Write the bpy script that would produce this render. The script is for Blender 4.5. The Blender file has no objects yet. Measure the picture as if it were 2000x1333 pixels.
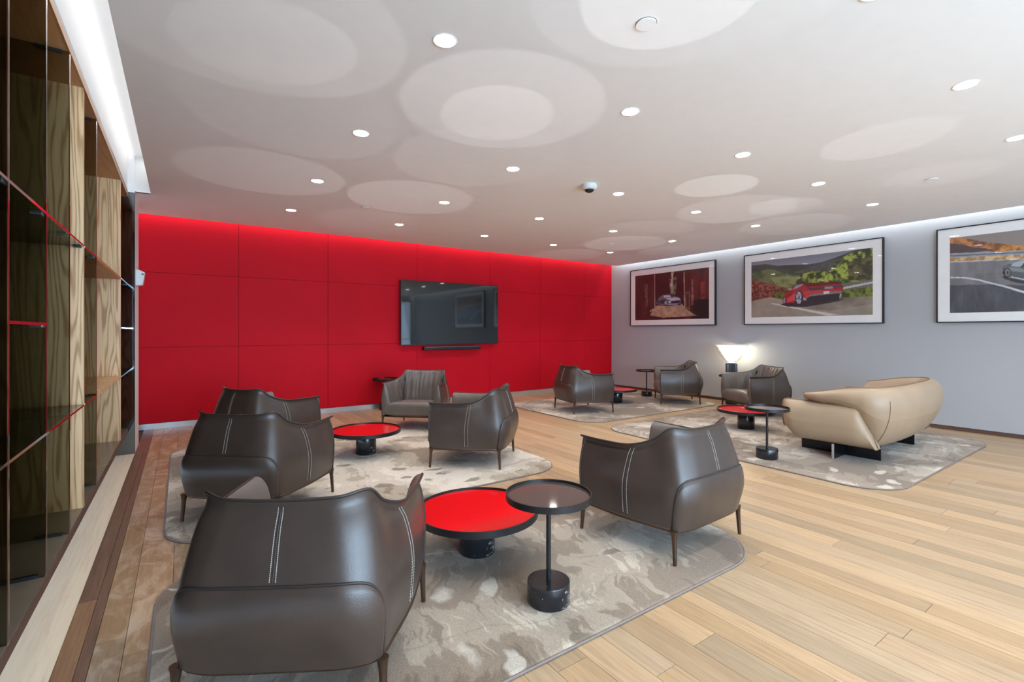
import bpy, math, random
import numpy as np
from mathutils import Vector, noise as mnoise

random.seed(7)
rng = np.random.default_rng(7)
SC = bpy.context.scene
COL = SC.collection
R = math.radians

# ------------------------------------------------------------------ camera
CAM_H = 1.41
cam_d = bpy.data.cameras.new('camera')
cam_d.sensor_fit = 'HORIZONTAL'
cam_d.sensor_width = 36.0
cam_d.lens = 36.0 * 932.8 / 2000.0
cam_d.shift_y = -(666.5 - 646.5) / 2000.0
cam_d.clip_start = 0.02
cam = bpy.data.objects.new('camera', cam_d)
COL.objects.link(cam)
cam.location = (0, 0, CAM_H)
cam.rotation_euler = (R(90), 0, -0.6054)
SC.camera = cam

# ------------------------------------------------------------------ render look
SC.view_settings.view_transform = 'Standard'
SC.view_settings.look = 'None'
SC.view_settings.gamma = 1.0
SC.view_settings.use_curve_mapping = False
SC.view_settings.exposure = 0.45
SC.cycles.caustics_reflective = False
SC.cycles.caustics_refractive = False
SC.cycles.max_bounces = 10
SC.cycles.diffuse_bounces = 5
SC.cycles.glossy_bounces = 5
SC.cycles.transparent_max_bounces = 24
SC.cycles.sample_clamp_indirect = 6.0
SC.cycles.use_denoising = True

# ------------------------------------------------------------------ world
W = bpy.data.worlds.new('daylight'); SC.world = W
W.use_nodes = True
bg = W.node_tree.nodes['Background']
bg.inputs['Color'].default_value = (0.55, 0.74, 1.0, 1)
bg.inputs['Strength'].default_value = 2.2

# room constants
CEIL = 3.01
XR = 9.0          # grey wall
YB = 8.55         # red wall
YF = -4.2         # window wall behind the camera
XS = -0.5         # shelf front plane
XP = -0.438       # wall stub face
XLO = -1.05       # far left

def light(name, kind, loc, rot, energy, color=(1, 1, 1), **kw):
    d = bpy.data.lights.new(name, kind)
    d.energy = energy; d.color = color
    for k, v in kw.items(): setattr(d, k, v)
    o = bpy.data.objects.new(name, d); COL.objects.link(o)
    o.location = loc; o.rotation_euler = rot
    return o

E_DOWN = 32.0
LAMPS = []
for i in range(5):
    for j in range(-4, 4):
        LAMPS.append((1.194 + 1.5 * i, 2.375 + 1.5 * j))
for (x, y) in LAMPS:
    light('downlight_beam', 'SPOT', (x, y, CEIL - 0.015), (0, 0, 0), E_DOWN, (1.0, 0.99, 0.985),
          spot_size=R(112), spot_blend=0.5, shadow_soft_size=0.04)
# daylight entering by the glazed wall behind the camera
for k in range(5):
    light('window_daylight', 'AREA', (0.5 + 1.85 * k, YF + 0.1, 1.5), (R(112), 0, 0), (190, 120, 62, 28, 11)[k], (0.54, 0.77, 1.0),
          shape='RECTANGLE', size=1.45, size_y=2.5)
# cove strips
light('cove_strip_red', 'AREA', (4.0, 8.475, 3.17), (0, 0, 0), 18.0, (1, 0.93, 0.88), shape='RECTANGLE', size=9.2, size_y=0.05)
light('cove_strip_grey', 'AREA', (8.945, 2.2, 3.20), (0, 0, 0), 38.0, (0.95, 0.98, 1.0), shape='RECTANGLE', size=0.05, size_y=12.6)
light('cove_strip_shelf', 'AREA', (-0.34, 1.5, 3.395), (0, R(-12), 0), 8.0, (0.96, 0.98, 1.0), shape='RECTANGLE', size=0.04, size_y=10.8)

# ------------------------------------------------------------------ materials
def srgb(c):
    return tuple(((v / 255.0) / 12.92 if v / 255.0 <= 0.04045 else ((v / 255.0 + 0.055) / 1.055) ** 2.4) for v in c)

class NT:
    def __init__(s, name):
        s.m = bpy.data.materials.new(name); s.m.use_nodes = True
        s.t = s.m.node_tree; s.n = s.t.nodes; s.l = s.t.links
        s.b = s.n['Principled BSDF']; s.out = s.n['Material Output']
    def node(s, kind, **kw):
        n = s.n.new(kind)
        for k, v in kw.items(): setattr(n, k, v)
        return n
    def link(s, a, b): s.l.new(a, b)
    def geo(s): return s.node('ShaderNodeNewGeometry').outputs['Position']
    def tex(s, o='Object'): return s.node('ShaderNodeTexCoord').outputs[o]
    def mapping(s, vec, scale=(1, 1, 1), loc=(0, 0, 0), rot=(0, 0, 0)):
        m = s.node('ShaderNodeMapping'); s.link(vec, m.inputs['Vector'])
        m.inputs['Scale'].default_value = scale; m.inputs['Location'].default_value = loc; m.inputs['Rotation'].default_value = rot
        return m.outputs[0]
    def noise(s, vec, scale, detail=4, rough=.5, dist=0.0):
        n = s.node('ShaderNodeTexNoise'); s.link(vec, n.inputs['Vector'])
        n.inputs['Scale'].default_value = scale; n.inputs['Detail'].default_value = detail
        n.inputs['Roughness'].default_value = rough; n.inputs['Distortion'].default_value = dist
        return n.outputs['Fac']
    def ramp(s, fac, stops, interp='LINEAR'):
        r = s.node('ShaderNodeValToRGB'); s.link(fac, r.inputs['Fac'])
        r.color_ramp.interpolation = interp
        el = r.color_ramp.elements
        while len(el) > 1: el.remove(el[-1])
        el[0].position = stops[0][0]; el[0].color = (*stops[0][1], 1)
        for p, c in stops[1:]:
            e = el.new(p); e.color = (*c, 1)
        return r.outputs['Color']
    def mix(s, fac, a, b, blend='MIX'):
        m = s.node('ShaderNodeMix', data_type='RGBA', blend_type=blend)
        for sock, v in ((m.inputs[0], fac), (m.inputs[6], a), (m.inputs[7], b)):
            if isinstance(v, (int, float)): sock.default_value = v
            elif isinstance(v, tuple): sock.default_value = (*v, 1) if len(v) == 3 else v
            else: s.link(v, sock)
        return m.outputs[2]
    def math(s, op, a, b=None):
        m = s.node('ShaderNodeMath', operation=op)
        for i, v in enumerate((a, b)):
            if v is None: continue
            if isinstance(v, (int, float)): m.inputs[i].default_value = v
            else: s.link(v, m.inputs[i])
        return m.outputs[0]
    def bump(s, h, strength=.1, dist=.01):
        b = s.node('ShaderNodeBump'); s.link(h, b.inputs['Height'])
        b.inputs['Strength'].default_value = strength; b.inputs['Distance'].default_value = dist
        s.link(b.outputs[0], s.b.inputs['Normal'])
    def set(s, **kw):
        for k, v in kw.items():
            sock = s.b.inputs[k.replace('_', ' ')]
            if isinstance(v, tuple): sock.default_value = (*v, 1) if len(v) == 3 else v
            elif isinstance(v, (int, float)): sock.default_value = v
            else: s.link(v, sock)
        return s

def plain(name, col, rough=.5, metal=0.0, var=.06, scale=8.0, bump=0.0, **kw):
    t = NT(name)
    p = t.tex('Object')
    f = t.noise(p, scale, 3)
    a = tuple(c * (1 - var) for c in col); b = tuple(min(1, c * (1 + var)) for c in col)
    t.set(Base_Color=t.ramp(f, [(.3, a), (.7, b)]), Roughness=rough, Metallic=metal)
    if bump: t.bump(t.noise(p, scale * 30, 3), bump, .002)
    for k, v in kw.items(): t.set(**{k: v})
    return t.m

M = {}
M['ceiling'] = plain('ceiling_paint', (.92, .925, .93), .8, var=.01)
M['white'] = plain('white_paint', (.80, .80, .80), .6, var=.01)
M['greywall'] = plain('grey_wall_paint', (.42, .43, .45), .7, var=.02, scale=1.0)
M['redwall'] = plain('red_lacquered_panel', (.56, .004, .016), .6, var=.04, scale=1.5, Specular_IOR_Level=.14)
M['redgap'] = plain('dark_red_joint', (.16, .003, .008), .8)
M['chrome_base'] = plain('brushed_baseboard', (.66, .68, .70), .3, .85, var=.05)
M['subfloor'] = plain('dark_subfloor', (.10, .07, .05), .9)
M['brown_base'] = plain('brown_baseboard', srgb((96, 70, 58)), .6)
M['lampwhite'] = plain('lamp_trim', (.85, .85, .84), .4, var=.01)
M['black'] = plain('black_plastic', (.008, .008, .009), .35)
M['darkmetal'] = plain('dark_metal', (.02, .019, .021), .38, .4)
M['bronze'] = plain('bronze_metal', srgb((92, 72, 58)), .35, .75)
M['darkback'] = plain('smoked_back', (.02, .02, .018), .12, var=.05)
M['stitch'] = plain('cream_thread', (.62, .57, .50), .7)
M['whiteplastic'] = plain('white_plastic', (.72, .75, .76), .35, var=.01)
M['mat'] = plain('white_mat_board', (.90, .89, .88), .6, var=.01)
M['sofaleather'] = plain('tan_leather', srgb((166, 143, 118)), .42, var=.05, scale=3, bump=.08)
M['sofapipe'] = plain('tan_piping', srgb((120, 96, 74)), .55)
M['edge'] = plain('polished_glass_edge', (.75, .76, .77), .08, 1.0, var=.02)
M['windowframe'] = plain('window_frame_grey', (.25, .26, .27), .4)
M['flute'] = plain('fluted_grey_metal', (.13, .14, .16), .3, .7)
M['platedark'] = plain('blackened_plate', (.03, .03, .033), .25, .8)

def emis(name, col, s):
    t = NT(name)
    t.set(Base_Color=(.8, .8, .8), Emission_Color=col, Emission_Strength=s)
    return t.m
M['lampglow'] = emis('downlight_glow', (1, .97, .93), 25.0)
M['ledglow'] = emis('led_tube_glow', (1, 1, 1), 1.4)

def leather(name, col, rough):
    t = NT(name)
    p = t.tex('Object')
    f = t.noise(p, 5, 4)
    a = tuple(c * .86 for c in col); b = tuple(c * 1.14 for c in col)
    t.set(Base_Color=t.ramp(f, [(.3, a), (.7, b)]), Roughness=rough)
    v = t.node('ShaderNodeTexVoronoi'); t.link(p, v.inputs['Vector']); v.inputs['Scale'].default_value = 260
    t.bump(t.math('ADD', v.outputs['Distance'], t.math('MULTIPLY', t.noise(p, 9, 3), 3.0)), .12, .0016)
    t.set(Specular_IOR_Level=.55)
    return t.m
M['leather'] = leather('dark_brown_leather', (.057, .039, .031), .33)
M['lining'] = leather('lit_brown_leather', (.135, .110, .095), .38)  # same leather, with light from above put into a paler colour
M['piping'] = plain('dark_piping', (.028, .022, .020), .45)

def wood(name, cols, axis='Y', rough=.45, scale=1.0, rand=False, figure=False, bump=.05):
    """cols = dark grain, mid, light.  axis = direction of grain"""
    t = NT(name)
    p = t.geo()
    if rand:
        oi = t.node('ShaderNodeObjectInfo')
        comb = t.node('ShaderNodeCombineXYZ')
        for k, f in enumerate((37.0, 91.0, 13.0)):
            t.link(t.math('MULTIPLY', oi.outputs['Random'], f), comb.inputs[k])
        va = t.node('ShaderNodeVectorMath', operation='ADD'); t.link(p, va.inputs[0]); t.link(comb.outputs[0], va.inputs[1])
        p = va.outputs[0]
    st = {'X': (1.1, 22, 22), 'Y': (22, 1.1, 22), 'Z': (22, 22, 1.1)}[axis]
    g = t.noise(t.mapping(p, tuple(v * scale for v in st)), 3.0, 6, .65, .6)
    if figure:
        st2 = {'X': (.5, 7, 7), 'Y': (7, .5, 7), 'Z': (7, 7, .5)}[axis]
        q = t.noise(t.mapping(p, tuple(v * scale for v in st2)), 1.6, 2, .4, .3)
        s = t.math('SINE', t.math('MULTIPLY', q, 75.0))
        s = t.math('MULTIPLY_ADD', s, .5); s.node.inputs[2].default_value = .5
        s = t.math('POWER', s, 2.2)
        g = t.math('ADD', t.math('MULTIPLY', g, .55), t.math('MULTIPLY', s, -.28))
        g = t.math('ADD', g, .25)
    c = t.ramp(g, [(.25, cols[0]), (.48, cols[1]), (.72, cols[2])])
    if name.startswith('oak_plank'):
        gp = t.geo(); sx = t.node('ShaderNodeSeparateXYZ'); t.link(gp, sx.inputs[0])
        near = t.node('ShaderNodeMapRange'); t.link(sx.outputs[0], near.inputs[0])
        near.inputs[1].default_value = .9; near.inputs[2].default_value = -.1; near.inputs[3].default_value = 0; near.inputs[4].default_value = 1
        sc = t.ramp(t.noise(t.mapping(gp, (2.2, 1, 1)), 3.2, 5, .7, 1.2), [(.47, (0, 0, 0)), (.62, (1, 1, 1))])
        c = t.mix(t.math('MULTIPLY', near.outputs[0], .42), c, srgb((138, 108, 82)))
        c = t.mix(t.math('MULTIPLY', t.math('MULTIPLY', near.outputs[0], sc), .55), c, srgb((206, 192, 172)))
    if rand:
        r = t.ramp(oi.outputs['Random'], rand, 'CONSTANT')
        c = t.mix(1.0, c, r, 'MULTIPLY')
    t.set(Base_Color=c, Roughness=rough)
    t.bump(g, bump, .002)
    return t.m
tone = [(0, (1, 1, 1)), (.09, (.86, .82, .76)), (.18, (1.08, 1.02, .94)), (.3, (.78, .78, .76)), (.37, (1.0, .93, .82)), (.48, (.92, .90, .86)),
        (.58, (1.13, 1.08, 1.02)), (.68, (.84, .84, .84)), (.74, (1.02, .98, .94)), (.84, (.92, .85, .75)), (.93, (1.1, 1.06, 1.0))]
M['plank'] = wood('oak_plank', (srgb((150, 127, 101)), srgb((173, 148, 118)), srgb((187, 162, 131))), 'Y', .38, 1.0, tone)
M['plank_mix'] = wood('oak_plank_far', (srgb((150, 127, 101)), srgb((173, 148, 118)), srgb((187, 162, 131))), 'Y', .38)
M['brownplank'] = wood('brown_plank', (srgb((92, 66, 50)), srgb((112, 84, 66)), srgb((132, 101, 80))), 'Y', .4)
M['brownplank_light'] = wood('light_brown_plank', (srgb((120, 86, 60)), srgb((142, 106, 76)), srgb((156, 120, 90))), 'Y', .4)
M['ashstrip'] = wood('ash_strip', (srgb((216, 192, 160)), srgb((232, 211, 181)), srgb((238, 219, 191))), 'Y', .4, .8)
M['ash'] = wood('ash_veneer', (srgb((184, 140, 94)), srgb((232, 192, 144)), srgb((242, 206, 160))), 'Z', .45, .7, figure=True)
M['ashwarm'] = wood('warm_veneer', (srgb((168, 118, 72)), srgb((196, 144, 94)), srgb((208, 160, 112))), 'Y', .45, .7)
M['shelffloor'] = plain('taupe_shelf_floor', srgb((112, 102, 88)), .25, var=.08)

def thin_glass(name, tint, ior=1.5, base=.04, k=1.0):
    t = NT(name)
    t.n.remove(t.b)
    tr = t.node('ShaderNodeBsdfTransparent'); tr.inputs['Color'].default_value = (*tint, 1)
    gl = t.node('ShaderNodeBsdfGlossy'); gl.inputs['Roughness'].default_value = .02
    lw = t.node('ShaderNodeLayerWeight'); lw.inputs['Blend'].default_value = .5
    fac = t.math('MULTIPLY', t.math('POWER', lw.outputs['Facing'], 5.0), .96)
    fac = t.math('ADD', fac, base)
    mx = t.node('ShaderNodeMixShader')
    t.link(t.math('MULTIPLY', fac, k), mx.inputs[0]); t.link(tr.outputs[0], mx.inputs[1]); t.link(gl.outputs[0], mx.inputs[2])
    t.link(mx.outputs[0], t.out.inputs['Surface'])
    return t.m
M['smoked'] = thin_glass('smoked_glass', (.58, .59, .54))
M['clearglass'] = thin_glass('clear_glass', (.97, .97, .97), 1.45)
M['picglass'] = thin_glass('picture_glass', (1, 1, 1), 1.45, .05, .7)
M['shadeglass'] = thin_glass('lamp_shade_glass', (.95, .95, .93), 1.4)
t = NT('dark_mirror'); t.set(Base_Color=t.ramp(t.noise(t.tex(), 3), [(.3, (.16, .19, .20)), (.7, (.18, .21, .22))]), Metallic=1.0, Roughness=.06); M['darkmirror'] = t.m
t = NT('tv_screen'); t.set(Base_Color=t.ramp(t.noise(t.tex(), 2), [(.3, (.004, .006, .007)), (.7, (.005, .008, .009))]), Roughness=.04, Specular_IOR_Level=.8); M['screen'] = t.m
t = NT('red_lacquer_top'); t.set(Base_Color=t.ramp(t.noise(t.tex(), 2), [(.3, (.70, .008, .010)), (.7, (.74, .010, .012))]), Roughness=.05, Specular_IOR_Level=.6); M['redtop'] = t.m
t = NT('taupe_mirror_top'); t.set(Base_Color=t.ramp(t.noise(t.tex(), 2), [(.3, (.23, .19, .17)), (.7, (.25, .21, .19))]), Metallic=.75, Roughness=.06); M['greytop'] = t.m

def marble():
    t = NT('black_marble')
    p = t.tex('Object')
    w = t.noise(p, 7, 5, .6, 1.2)
    d = t.math('ABSOLUTE', t.math('SUBTRACT', w, .5))
    vein = t.math('LESS_THAN', d, .004)
    m = t.math('GREATER_THAN', t.noise(p, 5, 2), .60)
    sp = t.node('ShaderNodeTexVoronoi'); t.link(p, sp.inputs['Vector']); sp.inputs['Scale'].default_value = 28
    spk = t.math('LESS_THAN', sp.outputs['Distance'], .045)
    f = t.math('MAXIMUM', t.math('MULTIPLY', vein, m), spk)
    t.set(Base_Color=t.mix(f, (.012, .013, .016), (.62, .62, .62)), Roughness=.16)
    return t.m
M['marble'] = marble()

def rug(name, off, tones, rot, patch, lines):
    t = NT(name)
    p = t.mapping(t.geo(), (1, 1, 1), off, (0, 0, rot))
    wv = t.node('ShaderNodeTexNoise'); t.link(p, wv.inputs['Vector']); wv.inputs['Scale'].default_value = 1.7; wv.inputs['Detail'].default_value = 4
    vm = t.node('ShaderNodeVectorMath', operation='SCALE'); t.link(wv.outputs['Color'], vm.inputs[0]); vm.inputs['Scale'].default_value = .55
    va = t.node('ShaderNodeVectorMath', operation='ADD'); t.link(p, va.inputs[0]); t.link(vm.outputs[0], va.inputs[1])
    q = va.outputs[0]
    big = t.noise(t.mapping(q, (1.0, 1.5, 1)), .95, 2, .5, .2)
    streak = t.noise(t.mapping(q, (9, 1.2, 1), (0, 0, 0), (0, 0, .7)), 1.6, 5, .65, .1)
    f = t.math('ADD', t.math('MULTIPLY', big, .8), t.math('MULTIPLY', streak, .28))
    A, B, C, D = tones
    c = t.ramp(f, [(.40, A), (.475, A), (.495, B), (.55, B), (.565, C), (.62, C), (.64, D)])
    # brushed dark patches
    vor = t.node('ShaderNodeTexVoronoi', feature='F1'); t.link(t.mapping(q, (2.6, 4.2, 1), (0, 0, 0), (0, 0, -.5)), vor.inputs['Vector']); vor.inputs['Scale'].default_value = 1.3
    blob = t.ramp(t.math('ADD', vor.outputs['Distance'], t.math('MULTIPLY', streak, .25)), [(.34, (1, 1, 1)), (.40, (0, 0, 0))])
    sp = t.node('ShaderNodeSeparateColor'); t.link(vor.outputs['Color'], sp.inputs[0])
    pick = t.math('GREATER_THAN', sp.outputs[0], 1 - patch)
    c = t.mix(t.math('MULTIPLY', t.math('MULTIPLY', blob, pick), .85), c, srgb((138, 125, 110)))
    # pale blots
    v2 = t.node('ShaderNodeTexVoronoi', feature='F1'); t.link(t.mapping(q, (3.6, 2.0, 1), (4, 2, 0), (0, 0, .4)), v2.inputs['Vector']); v2.inputs['Scale'].default_value = 1.2
    b2 = t.ramp(t.math('ADD', v2.outputs['Distance'], t.math('MULTIPLY', streak, .3)), [(.33, (1, 1, 1)), (.40, (0, 0, 0))])
    s2 = t.node('ShaderNodeSeparateColor'); t.link(v2.outputs['Color'], s2.inputs[0])
    c = t.mix(t.math('MULTIPLY', t.math('MULTIPLY', b2, t.math('GREATER_THAN', s2.outputs[0], .62)), .8), c, srgb((222, 216, 206)))
    for (k, lo, rr, col) in ((0, (3, 1, 0), 1.1, (228, 222, 212)), (1, (8, 5, 0), -.35, (132, 120, 108))):
        ln = t.noise(t.mapping(q, (.5, 1.9, 1), lo, (0, 0, rr)), 1.1, 1, .4, .3)
        gate = t.math('GREATER_THAN', t.noise(t.mapping(p, (1, 1, 1), lo), 1.6, 1), .50)
        line = t.ramp(t.math('ABSOLUTE', t.math('SUBTRACT', ln, .5)), [(.0, (1, 1, 1)), (.012, (0, 0, 0))])
        c = t.mix(t.math('MULTIPLY', t.math('MULTIPLY', line, gate), lines if k == 0 else lines * .45), c, srgb(col))
    fine = t.noise(t.geo(), 230, 2)
    c = t.mix(1.0, c, (1.0, .955, .895), 'MULTIPLY')
    c = t.mix(.6, c, t.ramp(fine, [(.3, (.35, .35, .35)), (.7, (.95, .95, .95))]), 'MULTIPLY')
    t.set(Base_Color=c, Roughness=.95, Sheen_Weight=.2, Specular_IOR_Level=.12)
    t.bump(fine, .5, .004)
    return t.m
TA_ = [srgb(c) for c in ((132, 116, 100), (156, 141, 125), (186, 173, 157), (218, 208, 193))]
TC_ = [srgb(c) for c in ((152, 138, 121), (188, 177, 161), (222, 214, 201), (238, 232, 222))]
TG_ = [srgb(c) for c in ((134, 119, 103), (160, 146, 130), (192, 181, 167), (228, 221, 210))]
M['rug1'] = rug('rug_pile_near', (2.35, .8, 0), TA_, .3, .25, .8)
M['rug2'] = rug('rug_pile_left', (5.1, 2, 0), TC_, .1, .6, .8)
M['rug3'] = rug('rug_pile_far', (2.3, 7, 0), TG_, .9, .35, .8)
M['rug4'] = rug('rug_pile_right', (9.4, 4, 0), TG_, 1.3, .3, .8)
M['rugedge'] = plain('rug_binding', srgb((128, 116, 110)), .85, var=.1, scale=40)

t = NT('picture_print')
ca = t.node('ShaderNodeVertexColor', layer_name='print')
t.set(Base_Color=t.mix(t.math('MULTIPLY', t.noise(t.tex(), 60, 2), .06), ca.outputs['Color'], (.5, .5, .5)), Roughness=.35)
M['print'] = t.m

# ------------------------------------------------------------------ mesh helpers
def mk(name, V, F, mat, parent=None, smooth=False, loc=None, auto=None, uv=None):
    me = bpy.data.meshes.new(name)
    me.from_pydata([tuple(map(float, v)) for v in V], [], [tuple(map(int, f)) for f in F])
    me.update()
    if mat is not None: me.materials.append(M[mat] if isinstance(mat, str) else mat)
    if smooth:
        me.polygons.foreach_set('use_smooth', [True] * len(me.polygons))
        if auto is not None:
            me.set_sharp_from_angle(angle=R(auto))
    o = bpy.data.objects.new(name, me); COL.objects.link(o)
    if parent: o.parent = parent
    if loc: o.location = loc
    return o

class MB:
    def __init__(s): s.V = []; s.F = []
    def add(s, V, F):
        n = len(s.V); s.V += [tuple(v) for v in V]; s.F += [tuple(i + n for i in f) for f in F]; return s
    def box(s, x0, x1, y0, y1, z0, z1):
        V = [(x, y, z) for z in (z0, z1) for y in (y0, y1) for x in (x0, x1)]
        F = [(0, 2, 3, 1), (4, 5, 7, 6), (0, 1, 5, 4), (2, 6, 7, 3), (0, 4, 6, 2), (1, 3, 7, 5)]
        return s.add(V, F)
    def obox(s, c, ax, hs):
        """oriented box: centre, 3 axes, half sizes"""
        c = Vector(c); ax = [Vector(a).normalized() for a in ax]
        V = [c + ax[0] * hs[0] * i + ax[1] * hs[1] * j + ax[2] * hs[2] * k for k in (-1, 1) for j in (-1, 1) for i in (-1, 1)]
        F = [(0, 2, 3, 1), (4, 5, 7, 6), (0, 1, 5, 4), (2, 6, 7, 3), (0, 4, 6, 2), (1, 3, 7, 5)]
        return s.add(V, F)
    def grid(s, P, close_u=False):
        nu = len(P); nv = len(P[0])
        V = [p for row in P for p in row]; F = []
        for i in range(nu if close_u else nu - 1):
            for j in range(nv - 1):
                a = i * nv + j; b = ((i + 1) % nu) * nv + j
                F.append((a, b, b + 1, a + 1))
        return s.add(V, F)
    def lathe(s, prof, n=32, c=(0, 0, 0), cap=True):
        V = []; F = []
        for (r, z) in prof:
            for k in range(n):
                a = 2 * math.pi * k / n
                V.append((c[0] + r * math.cos(a), c[1] + r * math.sin(a), c[2] + z))
        for i in range(len(prof) - 1):
            for k in range(n):
                k2 = (k + 1) % n
                F.append((i * n + k, i * n + k2, (i + 1) * n + k2, (i + 1) * n + k))
        if cap:
            F.append(tuple(reversed(range(n)))); m = (len(prof) - 1) * n
            F.append(tuple(range(m, m + n)))
        return s.add(V, F)
    def tube(s, pts, r, n=8, closed=False, rr=None):
        pts = [Vector(p) for p in pts]; N = len(pts)
        if N < 2: return s
        rings = []; up = None
        for i in range(N):
            if closed: d = pts[(i + 1) % N] - pts[i - 1]
            else: d = pts[min(i + 1, N - 1)] - pts[max(i - 1, 0)]
            d.normalize()
            if up is None:
                up = Vector((0, 0, 1)) if abs(d.z) < .9 else Vector((1, 0, 0))
            a = d.cross(up)
            if a.length < 1e-6: a = d.cross(Vector((0, 1, 0)))
            a.normalize(); b = a.cross(d).normalized(); up = b
            q = rr[i] if rr else r
            rings.append([pts[i] + (a * math.cos(2 * math.pi * k / n) + b * math.sin(2 * math.pi * k / n)) * q for k in range(n)])
        base = len(s.V)
        for rg in rings: s.V += [tuple(v) for v in rg]
        for i in range(N if closed else N - 1):
            for k in range(n):
                a0 = base + i * n + k; a1 = base + i * n + (k + 1) % n
                b0 = base + ((i + 1) % N) * n + k; b1 = base + ((i + 1) % N) * n + (k + 1) % n
                s.F.append((a0, a1, b1, b0))
        if not closed:
            s.F.append(tuple(base + k for k in reversed(range(n))))
            s.F.append(tuple(base + (N - 1) * n + k for k in range(n)))
        return s
    def build(s, name, mat, parent=None, smooth=False, auto=None, loc=None):
        return mk(name, s.V, s.F, mat, parent, smooth, loc, auto)

def boxo(name, x0, x1, y0, y1, z0, z1, mat, parent=None):
    return MB().box(x0, x1, y0, y1, z0, z1).build(name, mat, parent)

def bevel(o, w=.005, seg=2):
    m = o.modifiers.new('bevel', 'BEVEL'); m.width = w; m.segments = seg; m.limit_method = 'ANGLE'; m.angle_limit = R(40)
    return o

def struct(o): o['kind'] = 'structure'; return o
def tag(o, label, cat, group=None):
    o['label'] = label; o['category'] = cat
    if group: o['group'] = group
    return o
def empty(name, loc=(0, 0, 0), rz=0.0):
    o = bpy.data.objects.new(name, None); COL.objects.link(o); o.location = loc; o.rotation_euler = (0, 0, rz)
    o.empty_display_size = .1
    return o
def copy_tree(o, parent=None):
    c = o.copy(); COL.objects.link(c); c.parent = parent
    for ch in list(o.children): copy_tree(ch, c)
    return c

def crom(K, x):
    """catmull rom through uniform knots K (list of tuples), x in 0..len-1"""
    K = [Vector(k) for k in K]; n = len(K) - 1
    x = min(max(x, 0), n); i = min(int(x), n - 1); t = x - i
    p1, p2 = K[i], K[i + 1]
    p0 = K[i - 1] if i > 0 else p1 * 2 - p2
    p3 = K[i + 2] if i + 2 <= n else p2 * 2 - p1
    return 0.5 * ((2 * p1) + (p2 - p0) * t + (2 * p0 - 5 * p1 + 4 * p2 - p3) * t * t + (3 * p1 - p0 - 3 * p2 + p3) * t ** 3)
def sst(a, b, x):
    t = min(1, max(0, (x - a) / (b - a))); return t * t * (3 - 2 * t)

# ------------------------------------------------------------------ room shell
floor = struct(boxo('floor', XLO, XR + .3, YF - .3, YB + .3, -.08, -.012, 'subfloor'))
unit = MB().box(-.5, .5, -.5, .5, -1, 0)
ume = bpy.data.meshes.new('plank'); ume.from_pydata(unit.V, [], unit.F); ume.materials.append(M['plank'])
def plank(x0, x1, y0, y1, me=ume):
    o = bpy.data.objects.new('plank', me); COL.objects.link(o); o.parent = floor
    o.location = ((x0 + x1) / 2, (y0 + y1) / 2, 0); o.scale = (x1 - x0 - .0022, y1 - y0 - .0022, .0119)
    return o
brown_me = ume.copy(); brown_me.materials.clear(); brown_me.materials.append(M['brownplank'])
brown2_me = ume.copy(); brown2_me.materials.clear(); brown2_me.materials.append(M['brownplank_light'])
# two brown border rows beside the ash strip
for (y0, y1, me) in ((-1.5, 1.4, brown_me), (1.4, 3.30, brown2_me), (3.30, 5.2, brown_me), (5.2, 6.93, brown_me)):
    plank(XP, -.362, y0, y1, me)
for (y0, y1) in ((-1.5, 2.2), (2.2, 4.6), (4.6, 6.93)): plank(-.362, -.319, y0, y1, brown_me)
plank(XP, -.319, 6.93, 8.56, brown_me)
stuff = MB()
x = -.319; nfl = 7
cand = []
while x < XR - .02:
    w = random.choice((.10, .125, .125, .15, .165)) * 1.0
    if x < -.1: w = .11 if x < -.3 else .17
    x1 = min(x + w, XR)
    y = YB
    y -= random.uniform(.5, 2.2)
    ys = [YB, y]
    while y > YF:
        y -= random.uniform(1.5, 2.9); ys.append(max(y, YF))
    for a, b in zip(ys[1:], ys[:-1]):
        # visible part: the camera only sees what lies in front of it
        vis = b > .35 * max(0, 1.6 - x * .2) and b > x * .14 - .1
        cand.append((vis, x, x1, a, b))
    x = x1
def closeness(c):
    xm = (c[1] + c[2]) / 2; ym = max((c[3] + c[4]) / 2, .5); return math.hypot(xm, ym) - (c[4] - c[3]) * .3
vis = sorted([c for c in cand if c[0]], key=closeness)
for c in vis[:300 - nfl - 1]: plank(*c[1:])
for c in vis[300 - nfl - 1:] + [c for c in cand if not c[0]]:
    stuff.box(c[1] + .0011, c[2] - .0011, c[3] + .0011, c[4] - .0011, -.0119, 0)
so = stuff.build('far_planks', 'plank_mix', floor); so['kind'] = 'stuff'

# ceiling with slots (left shelf cove, right cove, red-wall cove)
cl = MB()
cl.box(-.293, 8.83, YF - .3, 6.99, CEIL, CEIL + .14)
cl.box(XLO, 8.83, 6.99, 8.22, CEIL, CEIL + .14)
ceiling = struct(cl.build('ceiling', 'ceiling'))
struct(boxo('ceiling_upper', XLO, XR + .3, YF - .3, YB + .3, 3.41, 3.5, 'ceiling'))
struct(boxo('trim_1', XLO, -.293, 6.965, 7.02, CEIL, 3.41, 'white'))          # end of shelf cove
struct(boxo('trim_2', -.293, -.28, YF, 6.965, CEIL + .14, 3.41, 'white'))      # inner cheek of shelf cove
struct(boxo('wall_left', XLO - .1, XP, 6.95, 7.52, 0, 3.41, 'white'))
struct(boxo('wall_left_recess', XLO - .1, -.53, 7.52, YB, 0, 3.41, 'white'))
struct(boxo('trim_3', -.95, XS - .005, YF, 6.95, 3.005, 3.41, 'white'))        # bulkhead over the shelves
struct(boxo('wall_left_rear', XLO - .1, XS - .03, YF, -1.45, 0, 3.41, 'white'))
struct(boxo('wall_right', XR, XR + .2, YF - .3, YB + .3, 0.055, 3.41, 'greywall'))
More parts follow.
